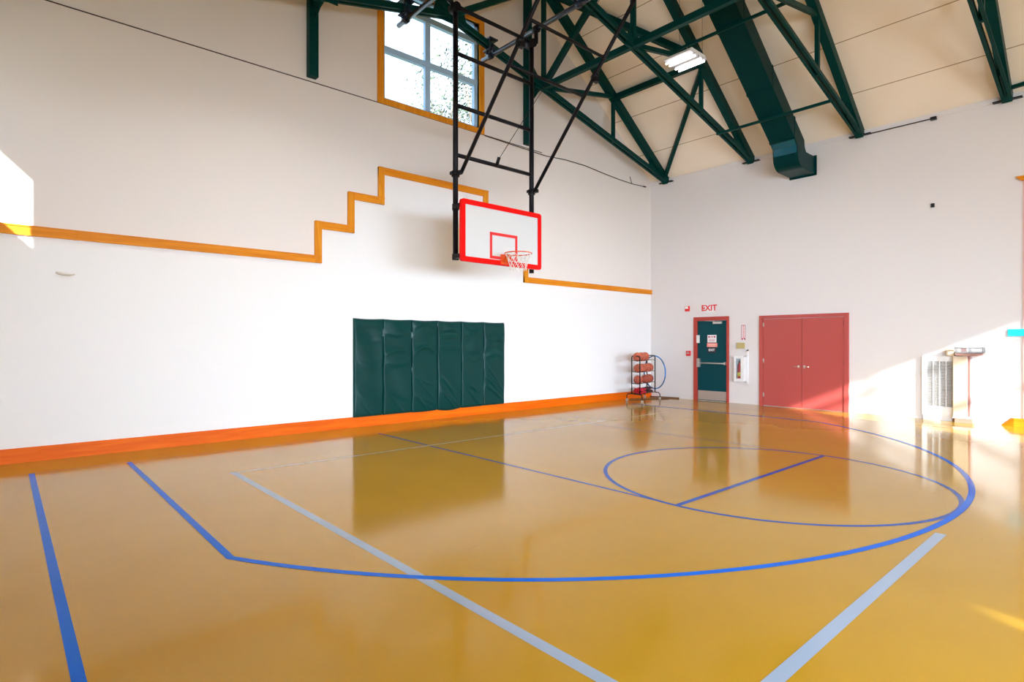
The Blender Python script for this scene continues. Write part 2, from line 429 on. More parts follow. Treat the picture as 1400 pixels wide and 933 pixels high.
def plain_window(name, kind, a, b, z0, z1, label):
    if kind == 'x':   # in the near wall, spanning y
        w = sempty(name, (-WIDE, (a+b)/2, z0), label, 'window'); f = MB(); X0, X1 = -WIDE-.16, -WIDE-.10
        for p, q in (((X0, a, z0), (X1, b, z0+.05)), ((X0, a, z1-.05), (X1, b, z1)), ((X0, a, z0), (X1, a+.05, z1)), ((X0, b-.05, z0), (X1, b, z1)), ((X0, (a+b)/2-.03, z0), (X1, (a+b)/2+.03, z1))): f.box(p, q)
        f.build('frame', ALU, w); MB().box((-WIDE-.135, a+.05, z0+.05), (-WIDE-.129, b-.05, z1-.05)).build('pane', GLASS, w)
    else:
        w = sempty(name, ((a+b)/2, -LONG, z0), label, 'window'); f = MB(); Y0, Y1 = -LONG-.16, -LONG-.10
        for p, q in (((a, Y0, z0), (b, Y1, z0+.05)), ((a, Y0, z1-.05), (b, Y1, z1)), ((a, Y0, z0), (a+.05, Y1, z1)), ((b-.05, Y0, z0), (b, Y1, z1)), (((a+b)/2-.03, Y0, z0), ((a+b)/2+.03, Y1, z1))): f.box(p, q)
        f.build('frame', ALU, w); MB().box((a+.05, -LONG-.135, z0+.05), (b-.05, -LONG-.129, z1-.05)).build('pane', GLASS, w)
for i, (a, b, z0, z1) in enumerate(DW): plain_window('window_%d' % (3+i), 'x', a, b, z0, z1, ('high window near the left wall', 'high window near the back wall')[i])
for i, (a, b, z0, z1) in enumerate(BW): plain_window('window_%d' % (5+i), 'x', a, b, z0, z1, 'added low window beside the camera')
for i, (a, b, z0, z1) in enumerate(CWs): plain_window('window_%d' % (9+i), 'y', a, b, z0, z1, 'added low window in the back wall')

# ---------------------------------------------------------------- roof trusses
TY = [-.54, -2.98, -5.40, -7.84]
BS = .25
def zb(x): return 6.05 + BS*min(-x, x+WIDE)
def zt(x): return 6.03 + SL*min(-x, x+WIDE)
XN = [-2.4, -4.87]
def mir(x): return 2*RIDGE - x
def make_truss(Y, label):
    t = thing('roof_truss', (RIDGE, Y, 6.0), label, 'truss', 'dark green scissor trusses under the ceiling')
    for sx in (0, 1):
        f = (lambda x: x) if sx == 0 else mir
        # top chord: box section
        e = f(-.03)
        MB().bar((e, Y, zt(e)), (RIDGE, Y, zt(RIDGE)), .15, .20).build('top_chord', GREEN, t)
        # bottom chord: pair of angles with a gap between
        m = MB(); sgn = -1 if sx == 0 else 1
        for d in (-1, 1):
            m.bar((f(-.05), Y+d*.045, zb(f(-.05))), (RIDGE, Y+d*.045, zb(RIDGE)), .012, .12)
            m.bar((f(-.05), Y+d*.052, zb(f(-.05))-.054), (RIDGE, Y+d*.052, zb(RIDGE)-.054), .052, .014)
            m.bar((f(-.05), Y+d*.035, zb(f(-.05))+.05), (RIDGE, Y+d*.035, zb(RIDGE)+.05), .012, .03)
        m.build('bottom_chord', GREEN, t)
        for x, w in ((XN[0], .075), (XN[1], .085)):
            MB().bar((f(x), Y, zb(x)-.05), (f(x), Y, zt(x)), w, w).build('vertical', GREEN, t)
        MB().bar((f(XN[1]), Y, zb(XN[1])), (f(XN[0]), Y, zt(XN[0])), .07, .09).build('web', GREEN, t)
        MB().bar((RIDGE, Y, zb(RIDGE)), (f(XN[1]), Y, zt(XN[1])), .09, .12).build('web', GREEN, t)
        for x, z, r in ((XN[1], zb(XN[1]), .26), (XN[0], zt(XN[0]), .2)):
            MB().prism([(f(x)-r, z-.07), (f(x)+r, z-.07+(.0)), (f(x)+r*.6, z+r*.8), (f(x)-r*.6, z+r*.8)], 1, Y-.012, Y+.012).build('gusset', GREEN, t)
        q = f(-.02); r = f(-.85)
        MB().prism([(q, 6.0), (r, 6.24), (r, 6.50), (f(-.3), 6.32), (q, 6.12)], 1, Y-.012, Y+.012).build('gusset', GREEN, t)
        p = MB().box((f(-.001), Y-.21, 6.02), (f(-.10), Y+.21, 6.04))
        p.build('bearing_plate', BLACK, t)['label'] = 'black bearing plate'
    MB().bar((RIDGE, Y, zb(RIDGE)-.05), (RIDGE, Y, zt(RIDGE)), .09, .09).build('king_post', GREEN, t)
    MB().prism([(RIDGE-.42, zb(RIDGE)-.14), (RIDGE+.42, zb(RIDGE)-.14), (RIDGE+.30, zb(RIDGE)+.28), (RIDGE-.30, zb(RIDGE)+.28)], 1, Y-.014, Y+.014).build('gusset', GREEN, t)
    return t
t0 = make_truss(TY[0], 'dark green steel roof truss closest to the left wall, its end at the room corner')
for Y, lb in ((TY[1], 'dark green steel roof truss whose chord runs behind the fluorescent light'),
              (TY[2], 'dark green steel roof truss just to the right of the big duct'),
              (TY[3], 'dark green steel roof truss at the top right corner of the photo')):
    c = copy_tree(t0); c.location = (RIDGE, Y, 6.0); c['label'] = lb
def beam(name, p, q, w, h, label, cat='beam', m=GREEN, group=None):
    return tag(MB().bar(p, q, w, h).build(name, m), label, cat, group)
beam('roof_beam', (-4.87, TY[0]+.05, 7.27), (-4.87, TY[3], 7.27), .10, .12, 'long green beam linking the lower chords of the trusses')
beam('roof_beam', (-2.4, TY[0], 7.72), (-2.4, TY[1], 7.72), .11, .13, 'dark beam between the first two trusses, below the fluorescent light')
beam('roof_brace', (-.12, TY[0], 6.14), (-2.35, TY[1], 7.66), .09, .09, 'diagonal brace rising from the first truss end toward the fluorescent light', 'brace')
beam('roof_brace', (-2.45, TY[1], 7.80), (-4.83, TY[0], 9.45), .13, .13, 'thick diagonal brace rising left from the fluorescent light under the ceiling', 'brace')
beam('roof_brace', (-4.87, TY[0]-.02, 7.30), (-4.87, TY[1]+.02, 9.42), .11, .11, 'steep diagonal brace rising right from the joint above the backboard', 'brace')
beam('roof_brace', (-.16, TY[3], 6.20), (-.25, -10.28, 6.32), .07, .06, 'short dark bar along the wall top at the right edge', 'brace')
beam('duct_support_bar', (-1.72, TY[1], 6.315), (-1.72, TY[2], 6.315), .05, .05, 'thin green bar crossing under the lower part of the duct', 'bar')
beam('duct_support_bar', (-3.50, TY[1], 7.605), (-3.50, TY[2], 7.605), .05, .05, 'thin green bar crossing under the upper part of the duct', 'bar')
# wall posts
for x, lb in ((-9.97, 'dark green steel post on the left wall left of the window'), (-4.92, 'dark green steel post on the left wall right of the window')):
    t = thing('wall_post', (x, -.07, 6.09), lb, 'post', 'green steel posts on the left wall')
    MB().box((x-.08, -.13, 6.09), (x+.08, -.001, zt(x)+.08)).build('column', GREEN, t)
    xx = x
    MB().bar((x, -.12, 7.17), (x, TY[0]+.07, 7.25), .06, .07).build('bracket', GREEN, t)
    MB().bar((x, -.12, 7.95), (x, TY[0]+.07, 7.38), .05, .07).build('knee_brace', GREEN, t)
    MB().prism([(-.12, 6.98), (-.46, 7.22), (-.46, 7.34), (-.12, 7.40)], 0, x-.012, x+.012).build('gusset', GREEN, t)

# ---------------------------------------------------------------- air duct
def dz(x): return 5.16 - .72*x
prof = [(-6.9, dz(-6.9)), (-1.12, dz(-1.12)), (-1.00, 5.86), (-.985, 5.72)]
for i in range(7):
    a = PI + (PI/2)*i/6
    prof.append((-.70+.285*math.cos(a), 5.70+.29*math.sin(a)))
prof += [(-.45, 5.41), (-.002, 5.41), (-.002, 5.80), (-.52, 5.80), (-.60, 5.90), (-.62, dz(-.62)+.44), (-6.9, dz(-6.9)+.44)]
d = thing('air_duct', (-1, -4.2, 5.41), 'large dark green rectangular air duct sloping down the ceiling into the right wall', 'duct')
MB().prism(prof, 1, -4.47, -3.93).build('duct_body', DUCTM, d, bevel=.006)
for x in (-1.13, -2.2, -3.42, -4.64, -5.86):
    e = .02
    MB().prism([(x-e, dz(x-e)-.008), (x+e, dz(x+e)-.008), (x+e, dz(x+e)+.448), (x-e, dz(x-e)+.448)], 1, -4.478, -3.922).build('seam_flange', DUCTM, d)
MB().box((-.035, -4.50, 5.38), (-.001, -3.90, 5.83)).build('wall_collar', DUCTM, d)
MB().prism([(-1.115, 5.955), (-.988, 5.85), (-.975, 5.72), (-.985, 5.70), (-1.003, 5.85), (-1.125, 5.95)], 1, -4.45, -3.95).build('elbow_sheet', mat('glossy_blue_green_sheet', (.004, .10, .15), .12, coat=.6, coat_rough=.05, bump=(9, .5)), d)['label'] = 'shiny blue-green elbow panel'

# ---------------------------------------------------------------- fluorescent light (and its like further back)
def make_light(x, y, z, label):
    t = thing('ceiling_light', (x, y, z), label, 'light', 'fluorescent fixtures hanging from the roof')
    h = .29
    MB().prism([(-h+x, z+.03), (x+h, z+.03), (x+h-.05, z+.10), (x-h+.05, z+.10)], 1, y-h, y+h).build('housing', WHITE, t)
    m = MB()
    for k in (-1, 1): m.prism([(x+k*.15-.13, z+.03), (x+k*.15+.13, z+.03), (x+k*.15+.02, z+.02), (x+k*.15, z+.0), (x+k*.15-.02, z+.02)], 1, y-h, y+h)
    m.box((x-.022, y-h, z-.01), (x+.022, y+h, z+.03)); m.build('reflector', mat('grey_reflector', (.42, .42, .44), .5), t)
    for k in (-.225, -.105, .105, .225):
        MB().tube([(x+k, y-h+.01, z-.012), (x+k, y+h-.01, z-.012)], .02, 10).build('tube', mat('lit_tube', (1, 1, 1), .5, emit=(1, .97, 1), es=3), t)['label'] = 'glowing fluorescent tube'
    for yy in (y-.25, y+.25): MB().tube([(x+.2, yy, z+.09), (x+.2, yy, roof_z(x+.2))], .004, 6).build('cable', BLACK, t)
    return t
L0 = make_light(-4.02, -3.58, 7.0, 'lit four-tube fluorescent fixture hanging between the trusses')
lamps = [(-4.02, -3.58, 7.0)]
for x, y in ((-4.02, -8.9), (-10.84, -3.58), (-10.84, -8.9), (-4.02, -14.2), (-10.84, -14.2)):
    c = copy_tree(L0); c.location = (x, y, 7.0); lamps.append((x, y, 7.0))
    c['label'] = 'fluorescent fixture hanging out of the photo, %s' % {(-4.02, -8.9): 'right of the camera by the right wall', (-10.84, -3.58): 'over the near end of the left wall', (-10.84, -8.9): 'above the camera', (-4.02, -14.2): 'behind the camera by the right wall', (-10.84, -14.2): 'behind the camera by the near wall'}[(x, y)]

# ---------------------------------------------------------------- basketball hoop
hp = thing('basketball_hoop', (-7.42, -1.9, 2.88), 'ceiling-hung basketball hoop with white red-edged backboard on a black pipe frame', 'basketball hoop')
PXL, PXR, PY = -8.29, -6.54, -1.90
def part(mb, name, m, parent=hp, label=None, **k):
    o = mb.build(name, m, parent, **k)
    if label: o['label'] = label
    return o
for x in (PXL, PXR): part(MB().tube([(x, PY, 2.93 if x == PXL else 2.84), (x, PY, 7.2)], .045, 14), 'support_post', BLACK)
for z in (4.68, 5.51, 6.38, 7.16): part(MB().tube([(PXL, PY, z), (PXR, PY, z)], .034, 10), 'crossbar', BLACK)
def brz(y): return 4.36 + 1.13*(-2.02-y)
for x in (PXL+.03, PXR-.03):
    ye = -4.82
    part(MB().tube([(x, -2.02, brz(-2.02)), (x, ye, brz(ye))], .032, 10), 'diagonal_brace', BLACK)
    part(MB().tube([(x, -3.42, brz(-3.42)), (x, -3.50, brz(-3.50))], .055, 12).box((x-.02, -3.50, brz(-3.46)-.10), (x+.07, -3.42, brz(-3.46)-.02)), 'brace_collar', BLACK)
for y in (-3.22, -3.66): part(MB().tube([(PXL+.03, y, brz(y)), (PXR-.03, y, brz(y))], .026, 10), 'brace_crossbar', BLACK)
for x in (PXL, PXR):
    c = MB().tube([(x, PY, 4.31), (x, PY, 4.40)], .068, 12)
    c.box((x-.03, PY-.16, 4.325), (x+.03, PY+.02, 4.385)); c.box((x-.10, PY-.03, 4.33), (x+.02, PY+.03, 4.38)); part(c, 'brace_clamp', BLACK)
PIPE = mat('dark_blue_black_pipe', (.02, .03, .055), .25, coat=.4)
for x in (-6.42, -8.42):
    part(MB().tube([(x, -.28, 7.45), (x, -5.75, 7.45)], .045, 12), 'hanger_pipe', PIPE)
    for Y in TY[:3]:
        m = MB().tube([(x, Y-.05, 7.45), (x, Y+.05, 7.45)], .065, 12)
        for dy in (-.10, .10): m.bar((x, Y+dy, 7.42), (x, Y+dy, 7.66), .03, .06)
        m.box((x-.09, Y-.13, 7.545), (x+.09, Y+.13, 7.57)); m.box((x-.11, Y-.12, zb(x)+.10), (x+.11, Y+.12, zb(x)+.13))
        m.box((x-.1, Y-.1, 7.5), (x-.07, Y-.085, zb(x)+.1)); m.box((x+.07, Y+.085, 7.5), (x+.1, Y+.1, zb(x)+.1))
        part(m, 'truss_clamp', PIPE)
for x, xx in ((PXL, -8.42), (PXR, -6.42)):
    m = MB().tube([(xx, PY-.05, 7.45), (xx, PY+.05, 7.45)], .07, 12)
    m.tube([(xx, PY, 7.45), (xx, PY, 7.2), (x, PY, 7.16)], .04, 10); m.tube([(x-.02, PY-.09, 7.12), (x-.02, PY+.09, 7.12)], .075, 12)
    part(m, 'pivot_hanger', BLACK)
cab = part(MB().tube([(-7.42, -1.93, 4.72), (-7.42, -5.4, 7.45)], .005, 6), 'hoist_cable', BLACK)
part(MB().tube([(-7.42, -1.93, 4.66), (-7.42, -2.0, 4.80)], .03, 8), 'cable_clip', BLACK)
part(MB().bar((-7.42, -5.4, 7.40), (-7.42, -5.4, 7.86), .04, .04).tube([(-7.45, -5.4, 7.43), (-7.39, -5.4, 7.43)], .06, 14), 'pulley', BLACK)
# backboard: rounded rectangle slab
BX0, BX1, BZ0, BZ1, BYf = -8.34, -6.51, 2.88, 3.91, -2.12
def rrect(x0, x1, z0, z1, r, n=6):
    out = []
    for cx, cz, a in ((x1-r, z0+r, -PI/2), (x1-r, z1-r, 0), (x0+r, z1-r, PI/2), (x0+r, z0+r, PI)):
        for i in range(n+1): b = a+PI/2*i/n; out.append((cx+r*math.cos(b), cz+r*math.sin(b)))
    return out
board = part(MB().prism(rrect(BX0+.01, BX1-.01, BZ0+.01, BZ1-.01, .04), 1, BYf, BYf+.035), 'backboard', BOARD, label='white backboard panel')
o_ = rrect(BX0, BX1, BZ0, BZ1, .05); w = .085; i_ = rrect(BX0+w, BX1-w, BZ0+w, BZ1-w, .012)
m = MB(); n = len(o_)
pts = [(x, BYf-.012, z) for x, z in o_]+[(x, BYf-.012, z) for x, z in i_]+[(x, BYf+.045, z) for x, z in o_]+[(x, BYf+.045, z) for x, z in i_]
fs = []
for k in range(n):
    j = (k+1) % n
    fs += [(k, j, n+j, n+k), (2*n+k, 3*n+k, 3*n+j, 2*n+j), (k, 2*n+k, 2*n+j, j), (n+k, n+j, 3*n+j, 3*n+k)]
m.poly(pts, fs); part(m, 'border', RED, board, 'red border of the backboard')
m = MB(); x0, x1, z0, z1, w = -7.73, -7.10, 2.98, 3.435, .05
m.box((x0, BYf-.004, z0), (x0+w, BYf, z1)); m.box((x1-w, BYf-.004, z0), (x1, BYf, z1)); m.box((x0+w, BYf-.004, z1-w), (x1-w, BYf, z1)); m.box((x0+w, BYf-.004, z0), (x1-w, BYf, z0+w))
part(m, 'target_square', SIGNR, board, 'red target square')
RC = (-7.42, BYf-.15-.23, 3.05)
rim = part(MB().tube([(RC[0]+.228*math.cos(2*PI*k/40), RC[1]+.228*math.sin(2*PI*k/40), RC[2]) for k in range(40)], .009, 8, closed=True), 'rim', RIM, label='orange rim')
m = MB().box((-7.50, BYf-.03, 2.90), (-7.34, BYf-.012, 3.07)); m.prism([(BYf-.03, 3.055), (BYf-.155, 3.055), (BYf-.155, 3.04), (BYf-.05, 2.95), (BYf-.03, 2.93)], 0, -7.49, -7.35)
part(m, 'mount', RIM, rim)
m = MB(); rg = lambda r, z, ph=0: [(RC[0]+r*math.cos(2*PI*(k+ph)/12), RC[1]+r*math.sin(2*PI*(k+ph)/12), z) for k in range(12)]
rows = [rg(.225, 3.045), rg(.19, 2.975, .5), rg(.165, 2.90, 0), rg(.145, 2.83, .5), rg(.135, 2.76, 0)]
for a in range(4):
    for k in range(12):
        if a % 2 == 0: m.tube([rows[a][k], rows[a+1][k]], .004, 5); m.tube([rows[a][k], rows[a+1][k-1]], .004, 5)
        else: m.tube([rows[a][k], rows[a+1][k]], .004, 5); m.tube([rows[a][k], rows[a+1][(k+1) % 12]], .004, 5)
part(m, 'net', NETM, label='white cord net')
for x in (PXL, PXR):
    for z in (3.80, 2.97): m = MB(); m.box((x-.06, PY-.02, z-.035), (x+.06, BYf+.04, z+.035)); m.tube([(x, PY, z-.05), (x, PY, z+.05)], .06, 10); part(m, 'board_bracket', BLACK)


# ---------------------------------------------------------------- wall pads
padx = [-9.20, -8.61, -7.99, -7.39, -6.79, -6.20, -5.60]
plab = ['green vinyl wall pad, leftmost, its edge beside the bare wall on the left', 'green vinyl wall pad, second from the left', 'green vinyl wall pad, third from the left',
        'green vinyl wall pad, third from the right, with deep creases low down', 'green vinyl wall pad, second from the right', 'green vinyl wall pad, rightmost, with folds at its top corner']
def pad(i):
    x0, x1 = padx[i]+.0015, padx[i+1]-.0015; W = x1-x0; Z0, Z1 = .175, 1.985
    nx, nz = 38, 78; rnd = random.Random(20+i); m = MB(); front = []
    folds = []
    for k in range(5): folds.append((rnd.uniform(.55, .95), rnd.uniform(.06, .22), rnd.choice((-1, 1))*rnd.uniform(.5, 1.3), rnd.uniform(.010, .020)*(.35 if i == 0 else 1), 1))   # sagging folds by the top corners
    for k in range(2 + 3*(i >= 2)): folds.append((rnd.uniform(.04, .35), rnd.uniform(.05, .16), rnd.uniform(-2.6, -.8), rnd.uniform(.012, .018)*(1.5 if i in (3, 5) else 1), 0))
    ph = [rnd.uniform(0, 6) for _ in range(4)]
    sag = [0, 0, .012, .03, .006, .0][i]
    for j in range(nz+1):
        for k in range(nx+1):
            u = k/nx; v = j/nz
            ed = min(u, 1-u)*W; ez = min(v, 1-v)*(Z1-Z0)
            t = .05*min(1, (ed/.016))**.5 if ed < .016 else .05
            t2 = 1 if ez > .03 else (ez/.03)**.5
            y = -.012 - t*t2*.9
            for (fv, fw, sl, am, top) in folds:
                if top: c = fv + .10*sl*((u-.5)**2*3 - .4) ; q = (v-c)/(.014+fw*.10)
                else: c = fv + sl*(u-.5)*.16; q = (v-c)/(.010+fw*.06)
                y -= am*math.exp(-q*q)*math.sin(PI*min(1, max(0, u*1.1-.05)))**.6*t2
            y -= .008*math.sin(7*u+9*v+ph[0])*math.sin(5*v+ph[1])*t2 + .003*math.sin(19*v+ph[2]+4*u)*t2
            z = Z0 + v*(Z1-Z0)
            if v < .3: z -= sag*math.sin(PI*u)*(1-v/.3)
            if v > .9: z -= .010*math.sin(PI*u)*(v-.9)/.1
            front.append((x0+u*W, y, z))
    F = lambda j, k: j*(nx+1)+k
    fs = [(F(j, k), F(j, k+1), F(j+1, k+1), F(j+1, k)) for j in range(nz) for k in range(nx)]
    m.poly(front, fs, smooth=True)
    # sides and back
    loop = [F(0, k) for k in range(nx+1)]+[F(j, nx) for j in range(1, nz+1)]+[F(nz, k) for k in range(nx-1, -1, -1)]+[F(j, 0) for j in range(nz-1, 0, -1)]
    b0 = len(m.v)
    for q in loop: x, y, z = front[q]; m.v.append((x, -.005, z))
    L = len(loop)
    for a in range(L):
        b = (a+1) % L; m.f.append((loop[a], b0+a, b0+b, loop[b]))
    m.f.append(tuple(b0+a for a in range(L)))
    o = m.build('wall_pad', PAD); tag(o, plab[i], 'wall pad', 'green vinyl wall pads in a row')
    return o
for i in range(6): pad(i)

# ---------------------------------------------------------------- teal exit door
d1 = sempty('door_1', (0, -1.885, 0), 'teal steel exit door with push bar in a salmon red frame', 'door')
fm = MB().box((-.05, -1.50, 0), (0, -1.39, 2.22)).box((-.05, -2.38, 0), (0, -2.33, 2.22)).box((-.05, -2.33, 2.12), (0, -1.50, 2.22))
part(fm, 'door_frame', FRED, d1, 'salmon red door frame')
leaf = part(MB().box((-.022, -2.325, .012), (-.002, -1.505, 2.115)), 'door_leaf', DGREEN, d1, 'teal door leaf')
part(MB().box((-.028, -2.315, .03), (-.022, -1.515, .27)), 'kick_plate', mat('worn_kick_plate', (.45, .38, .33), .5, metal=.3), leaf, 'grey-brown kick plate')
m = MB().tube([(-.095, -1.56, 1.0), (-.095, -2.30, 1.0)], .019, 10); m.box((-.10, -1.59, .89), (-.022, -1.51, 1.12)); m.box((-.10, -2.325, .965), (-.022, -2.28, 1.035))
part(m, 'push_bar', STEEL, leaf, 'steel push bar')
m = MB().box((-.07, -2.20, 2.03), (-.022, -1.96, 2.09)); m.bar((-.06, -2.0, 2.10), (-.10, -1.75, 2.115), .02, .012); part(m, 'door_closer', STEEL, leaf)
part(MB().box((-.07, -1.56, 1.53), (-.022, -1.49, 1.74), ), 'latch_box', WHITE, leaf, 'white box at the latch side')
def sign_y(yc): return yc
s1 = part(MB().box((-.030, -2.04, 1.545), (-.022, -1.79, 1.74)), 'warning_notice', WHITE, leaf, 'white notice with two dark red marks')
m = MB()
for y in (-1.835, -1.995): m.tube([(-.030, y, 1.69), (-.032, y, 1.69)], .025, 12)
m.box((-.031, -1.96, 1.68), (-.030, -1.87, 1.70))
for k in range(3): m.box((-.031, -2.0, 1.575+k*.025), (-.030, -1.83, 1.582+k*.025))
o = m.build('red_marks', SIGNM, leaf)
part(MB().box((-.030, -2.065, 1.425), (-.022, -1.775, 1.53)), 'pink_notice', SIGNP, leaf, 'pink notice with pale lettering')
part(MB().box((-.031, -2.03, 1.48), (-.030, -1.81, 1.50)).box((-.031, -2.01, 1.445), (-.030, -1.84, 1.46)), 'pale_lettering', mat('pale_peach', (.9, .6, .5), .6), leaf)
part(MB().box((-.030, -2.03, 1.27), (-.022, -1.79, 1.415)).box((-.029, -2.04, 1.265), (-.022, -1.785, 1.27)), 'black_notice', SIGNK, leaf, 'small black notice with white lettering')
text_mesh('EXIT', .085, WHITE, 'white_lettering', (-.032, -1.91, 1.345), (0, -1, 0), (0, 0, 1), parent=leaf)

# red double doors
d2 = sempty('door_2', (0, -4.18, 0), 'pair of salmon red double doors filled by sunlight at the lower right', 'door')
fm = MB().box((-.05, -3.27, 0), (0, -3.18, 2.2)).box((-.05, -5.17, 0), (0, -5.08, 2.2)).box((-.05, -5.08, 2.12), (0, -3.27, 2.2))
part(fm, 'door_frame', DRED, d2)
for ya, yb, side in ((-3.275, -4.172, 1), (-4.182, -5.075, -1)):
    lf = part(MB().box((-.03, ya, .012), (-.002, yb, 2.112)), 'door_leaf', DRED, d2)
    hy = ya if side == 1 else yb
    for z in (1.98, 1.10, .27): part(MB().tube([(-.036, hy, z-.055), (-.036, hy, z+.055)], .011, 8).box((-.033, hy-.02, z-.05), (-.03, hy+.02, z+.05)), 'hinge', STEEL if side == 1 else mat('painted_hinge', (.35, .06, .06), .4), lf)
    ly = yb if side == 1 else ya
    y0 = ly + .06*side
    m = MB().tube([(-.03, y0, .98), (-.042, y0, .98)], .032, 14)
    m.tube([(-.042, y0, .98), (-.085, y0, .98), (-.09, y0+.03*side*1, .98), (-.085, y0+.13*side, .975)], .010, 8)
    part(m, 'door_handle', CHROME, lf, 'chrome lever handle')

# ---------------------------------------------------------------- small wall things
ex = thing('exit_sign', (0, -1.83, 2.34), 'white EXIT sign with red letters above the teal door', 'sign')
part(MB().box((-.045, -1.985, 2.335), (0, -1.685, 2.555)), 'sign_body', WHITE, ex, bevel=.004)
text_mesh('EXIT', .215, SIGNR, 'red_lettering', (-.048, -1.845, 2.448), (0, -1, 0), (0, 0, 1), parent=ex, label='red letters EXIT')
part(MB().poly([(-.048, -1.715, 2.40), (-.048, -1.693, 2.445), (-.048, -1.715, 2.49)], [(0, 1, 2)]), 'arrow', SIGNR, ex)
al = thing('fire_alarm_strobe', (0, -1.19, 2.39), 'small red fire alarm strobe left of the exit sign', 'alarm')
part(MB().box((-.05, -1.255, 2.39), (0, -1.125, 2.53)), 'alarm_body', SIGNR, al, bevel=.006)
part(MB().prism([(-1.235, 2.46), (-1.145, 2.46), (-1.155, 2.52), (-1.225, 2.52)], 0, -.075, -.05), 'strobe_lens', WHITE, al)
pl = thing('fire_alarm_pull_station', (0, -1.225, 1.18), 'small red fire alarm pull station left of the teal door', 'alarm')
part(MB().box((-.05, -1.285, 1.18), (0, -1.165, 1.32)), 'pull_body', SIGNR, pl, bevel=.005)
part(MB().box((-.062, -1.265, 1.235), (-.05, -1.185, 1.262)).box((-.056, -1.25, 1.28), (-.05, -1.2, 1.30)), 'pull_handle', mat('grey_plastic', (.5, .45, .45), .4), pl)
es = thing('extinguisher_sign', (0, -2.765, 1.59), 'narrow upright white sign with red border above the tan box', 'sign')
part(MB().box((-.008, -2.82, 1.59), (0, -2.71, 2.0)), 'sign_panel', WHITE, es)
m = MB()
for y in (-2.815, -2.722): m.box((-.010, y-.0, 1.60), (-.008, y+.012, 1.98))
m.box((-.010, -2.815, 1.972), (-.008, -2.71, 1.985))
for y in (-2.79, -2.74): m.poly([(-.010, y-.022, 1.65), (-.010, y+.022, 1.65), (-.010, y, 1.60)], [(0, 1, 2)])
part(m, 'red_border', SIGNM, es)
text_mesh('FIRE EXTINGUISHER', .038, SIGNR, 'red_lettering', (-.011, -2.765, 1.81), (0, 0, -1), (0, -1, 0), depth=.002, parent=es)
tb = thing('tan_wall_box', (0, -2.70, 1.39), 'small tan box on the wall above the extinguisher cabinet', 'box')
part(MB().box((-.05, -2.80, 1.39), (0, -2.60, 1.54)), 'box_body', TAN, tb, bevel=.006)
part(MB().box((-.055, -2.78, 1.405), (-.05, -2.62, 1.525)), 'box_cover', TAN, tb)
rw = MB().box((-.03, -2.895, .50), (0, -2.845, 1.36)).box((-.03, -2.895, 1.33), (0, -2.80, 1.36))
tag(rw.build('cable_raceway', WHITE), 'white surface raceway running down beside the extinguisher cabinet', 'raceway')
ec = thing('extinguisher_cabinet', (0, -2.70, .56), 'white fire extinguisher cabinet on the wall between the doors', 'cabinet')
cy0, cy1, cz0, cz1 = -2.835, -2.58, .56, 1.20
m = MB().box((-.012, cy0, cz0), (-.001, cy1, cz1)).box((-.14, cy0, cz0), (-.012, cy0+.012, cz1)).box((-.14, cy1-.012, cz0), (-.012, cy1, cz1)).box((-.14, cy0, cz0), (-.012, cy1, cz0+.012)).box((-.14, cy0, cz1-.012), (-.012, cy1, cz1))
part(m, 'cabinet_body', WHITE, ec)
m = MB().box((-.155, cy0, cz0), (-.14, cy0+.075, cz1)).box((-.155, cy1-.06, cz0), (-.14, cy1, cz1)).box((-.155, cy0+.075, cz0), (-.14, cy1-.06, cz0+.08)).box((-.155, cy0+.075, cz1-.06), (-.14, cy1-.06, cz1))
dr = part(m, 'cabinet_door', WHITE, ec)
part(MB().box((-.149, cy0+.075, cz0+.08), (-.146, cy1-.06, cz1-.06)), 'door_glass', GLASS, dr)
part(MB().tube([(-.155, cy1-.03, .88), (-.17, cy1-.03, .88)], .012, 8), 'door_knob', STEEL, dr)
fe = thing('fire_extinguisher', (-.075, -2.70, .575), 'red fire extinguisher inside the white cabinet', 'fire extinguisher')
part(MB().lathe([(.045, 0), (.055, .02), (.055, .36), (.04, .41), (.018, .44), (.018, .47)], (-.075, -2.70, .575), 18), 'cylinder', SIGNR, fe)
part(MB().lathe([(.0565, .12), (.0565, .22)], (-.075, -2.70, .575), 18), 'paper_label', YEL, fe, 'yellow label band')
m = MB().box((-.10, -2.715, 1.04), (-.05, -2.685, 1.075)); m.bar((-.12, -2.70, 1.07), (-.05, -2.70, 1.10), .02, .01); m.tube([(-.10, -2.70, 1.05), (-.125, -2.68, .98), (-.127, -2.68, .78)], .009, 8)
part(m, 'valve', SIGNK, fe)
tag(MB().box((-.03, -6.72, 4.25), (0, -6.66, 4.33)).build('wall_sensor', SIGNK, bevel=.004), 'tiny black sensor high on the right wall', 'sensor')
cd = MB().tube([(-.05, -5.60, 6.02), (-.05, -6.72, 6.02)], .012, 8).box((-.07, -6.76, 5.99), (0, -6.66, 6.05))
tag(cd.build('conduit', SIGNK), 'thin black conduit ending in a small box along the top of the right wall', 'conduit')
# loose wire on the left wall toward the corner
pts = [(-6.15, -.02, 6.02), (-5.2, -.02, 6.0), (-4.3, -.025, 5.98), (-3.6, -.03, 6.03), (-2.9, -.04, 6.03), (-2.2, -.04, 5.98), (-1.5, -.04, 5.94), (-.9, -.04, 5.93), (-.3, -.04, 5.955)]
w = MB().tube(pts, .009, 6).tube([(-.42, -.04, 5.95), (-.3, -.04, 5.955)], .018, 6).tube([(-.95, -.04, 5.93), (-1.05, -.05, 6.10)], .009, 6)
tag(w.build('loose_wire', DARKGAP), 'dark loose wire drooping along the upper left wall to the corner', 'wire')

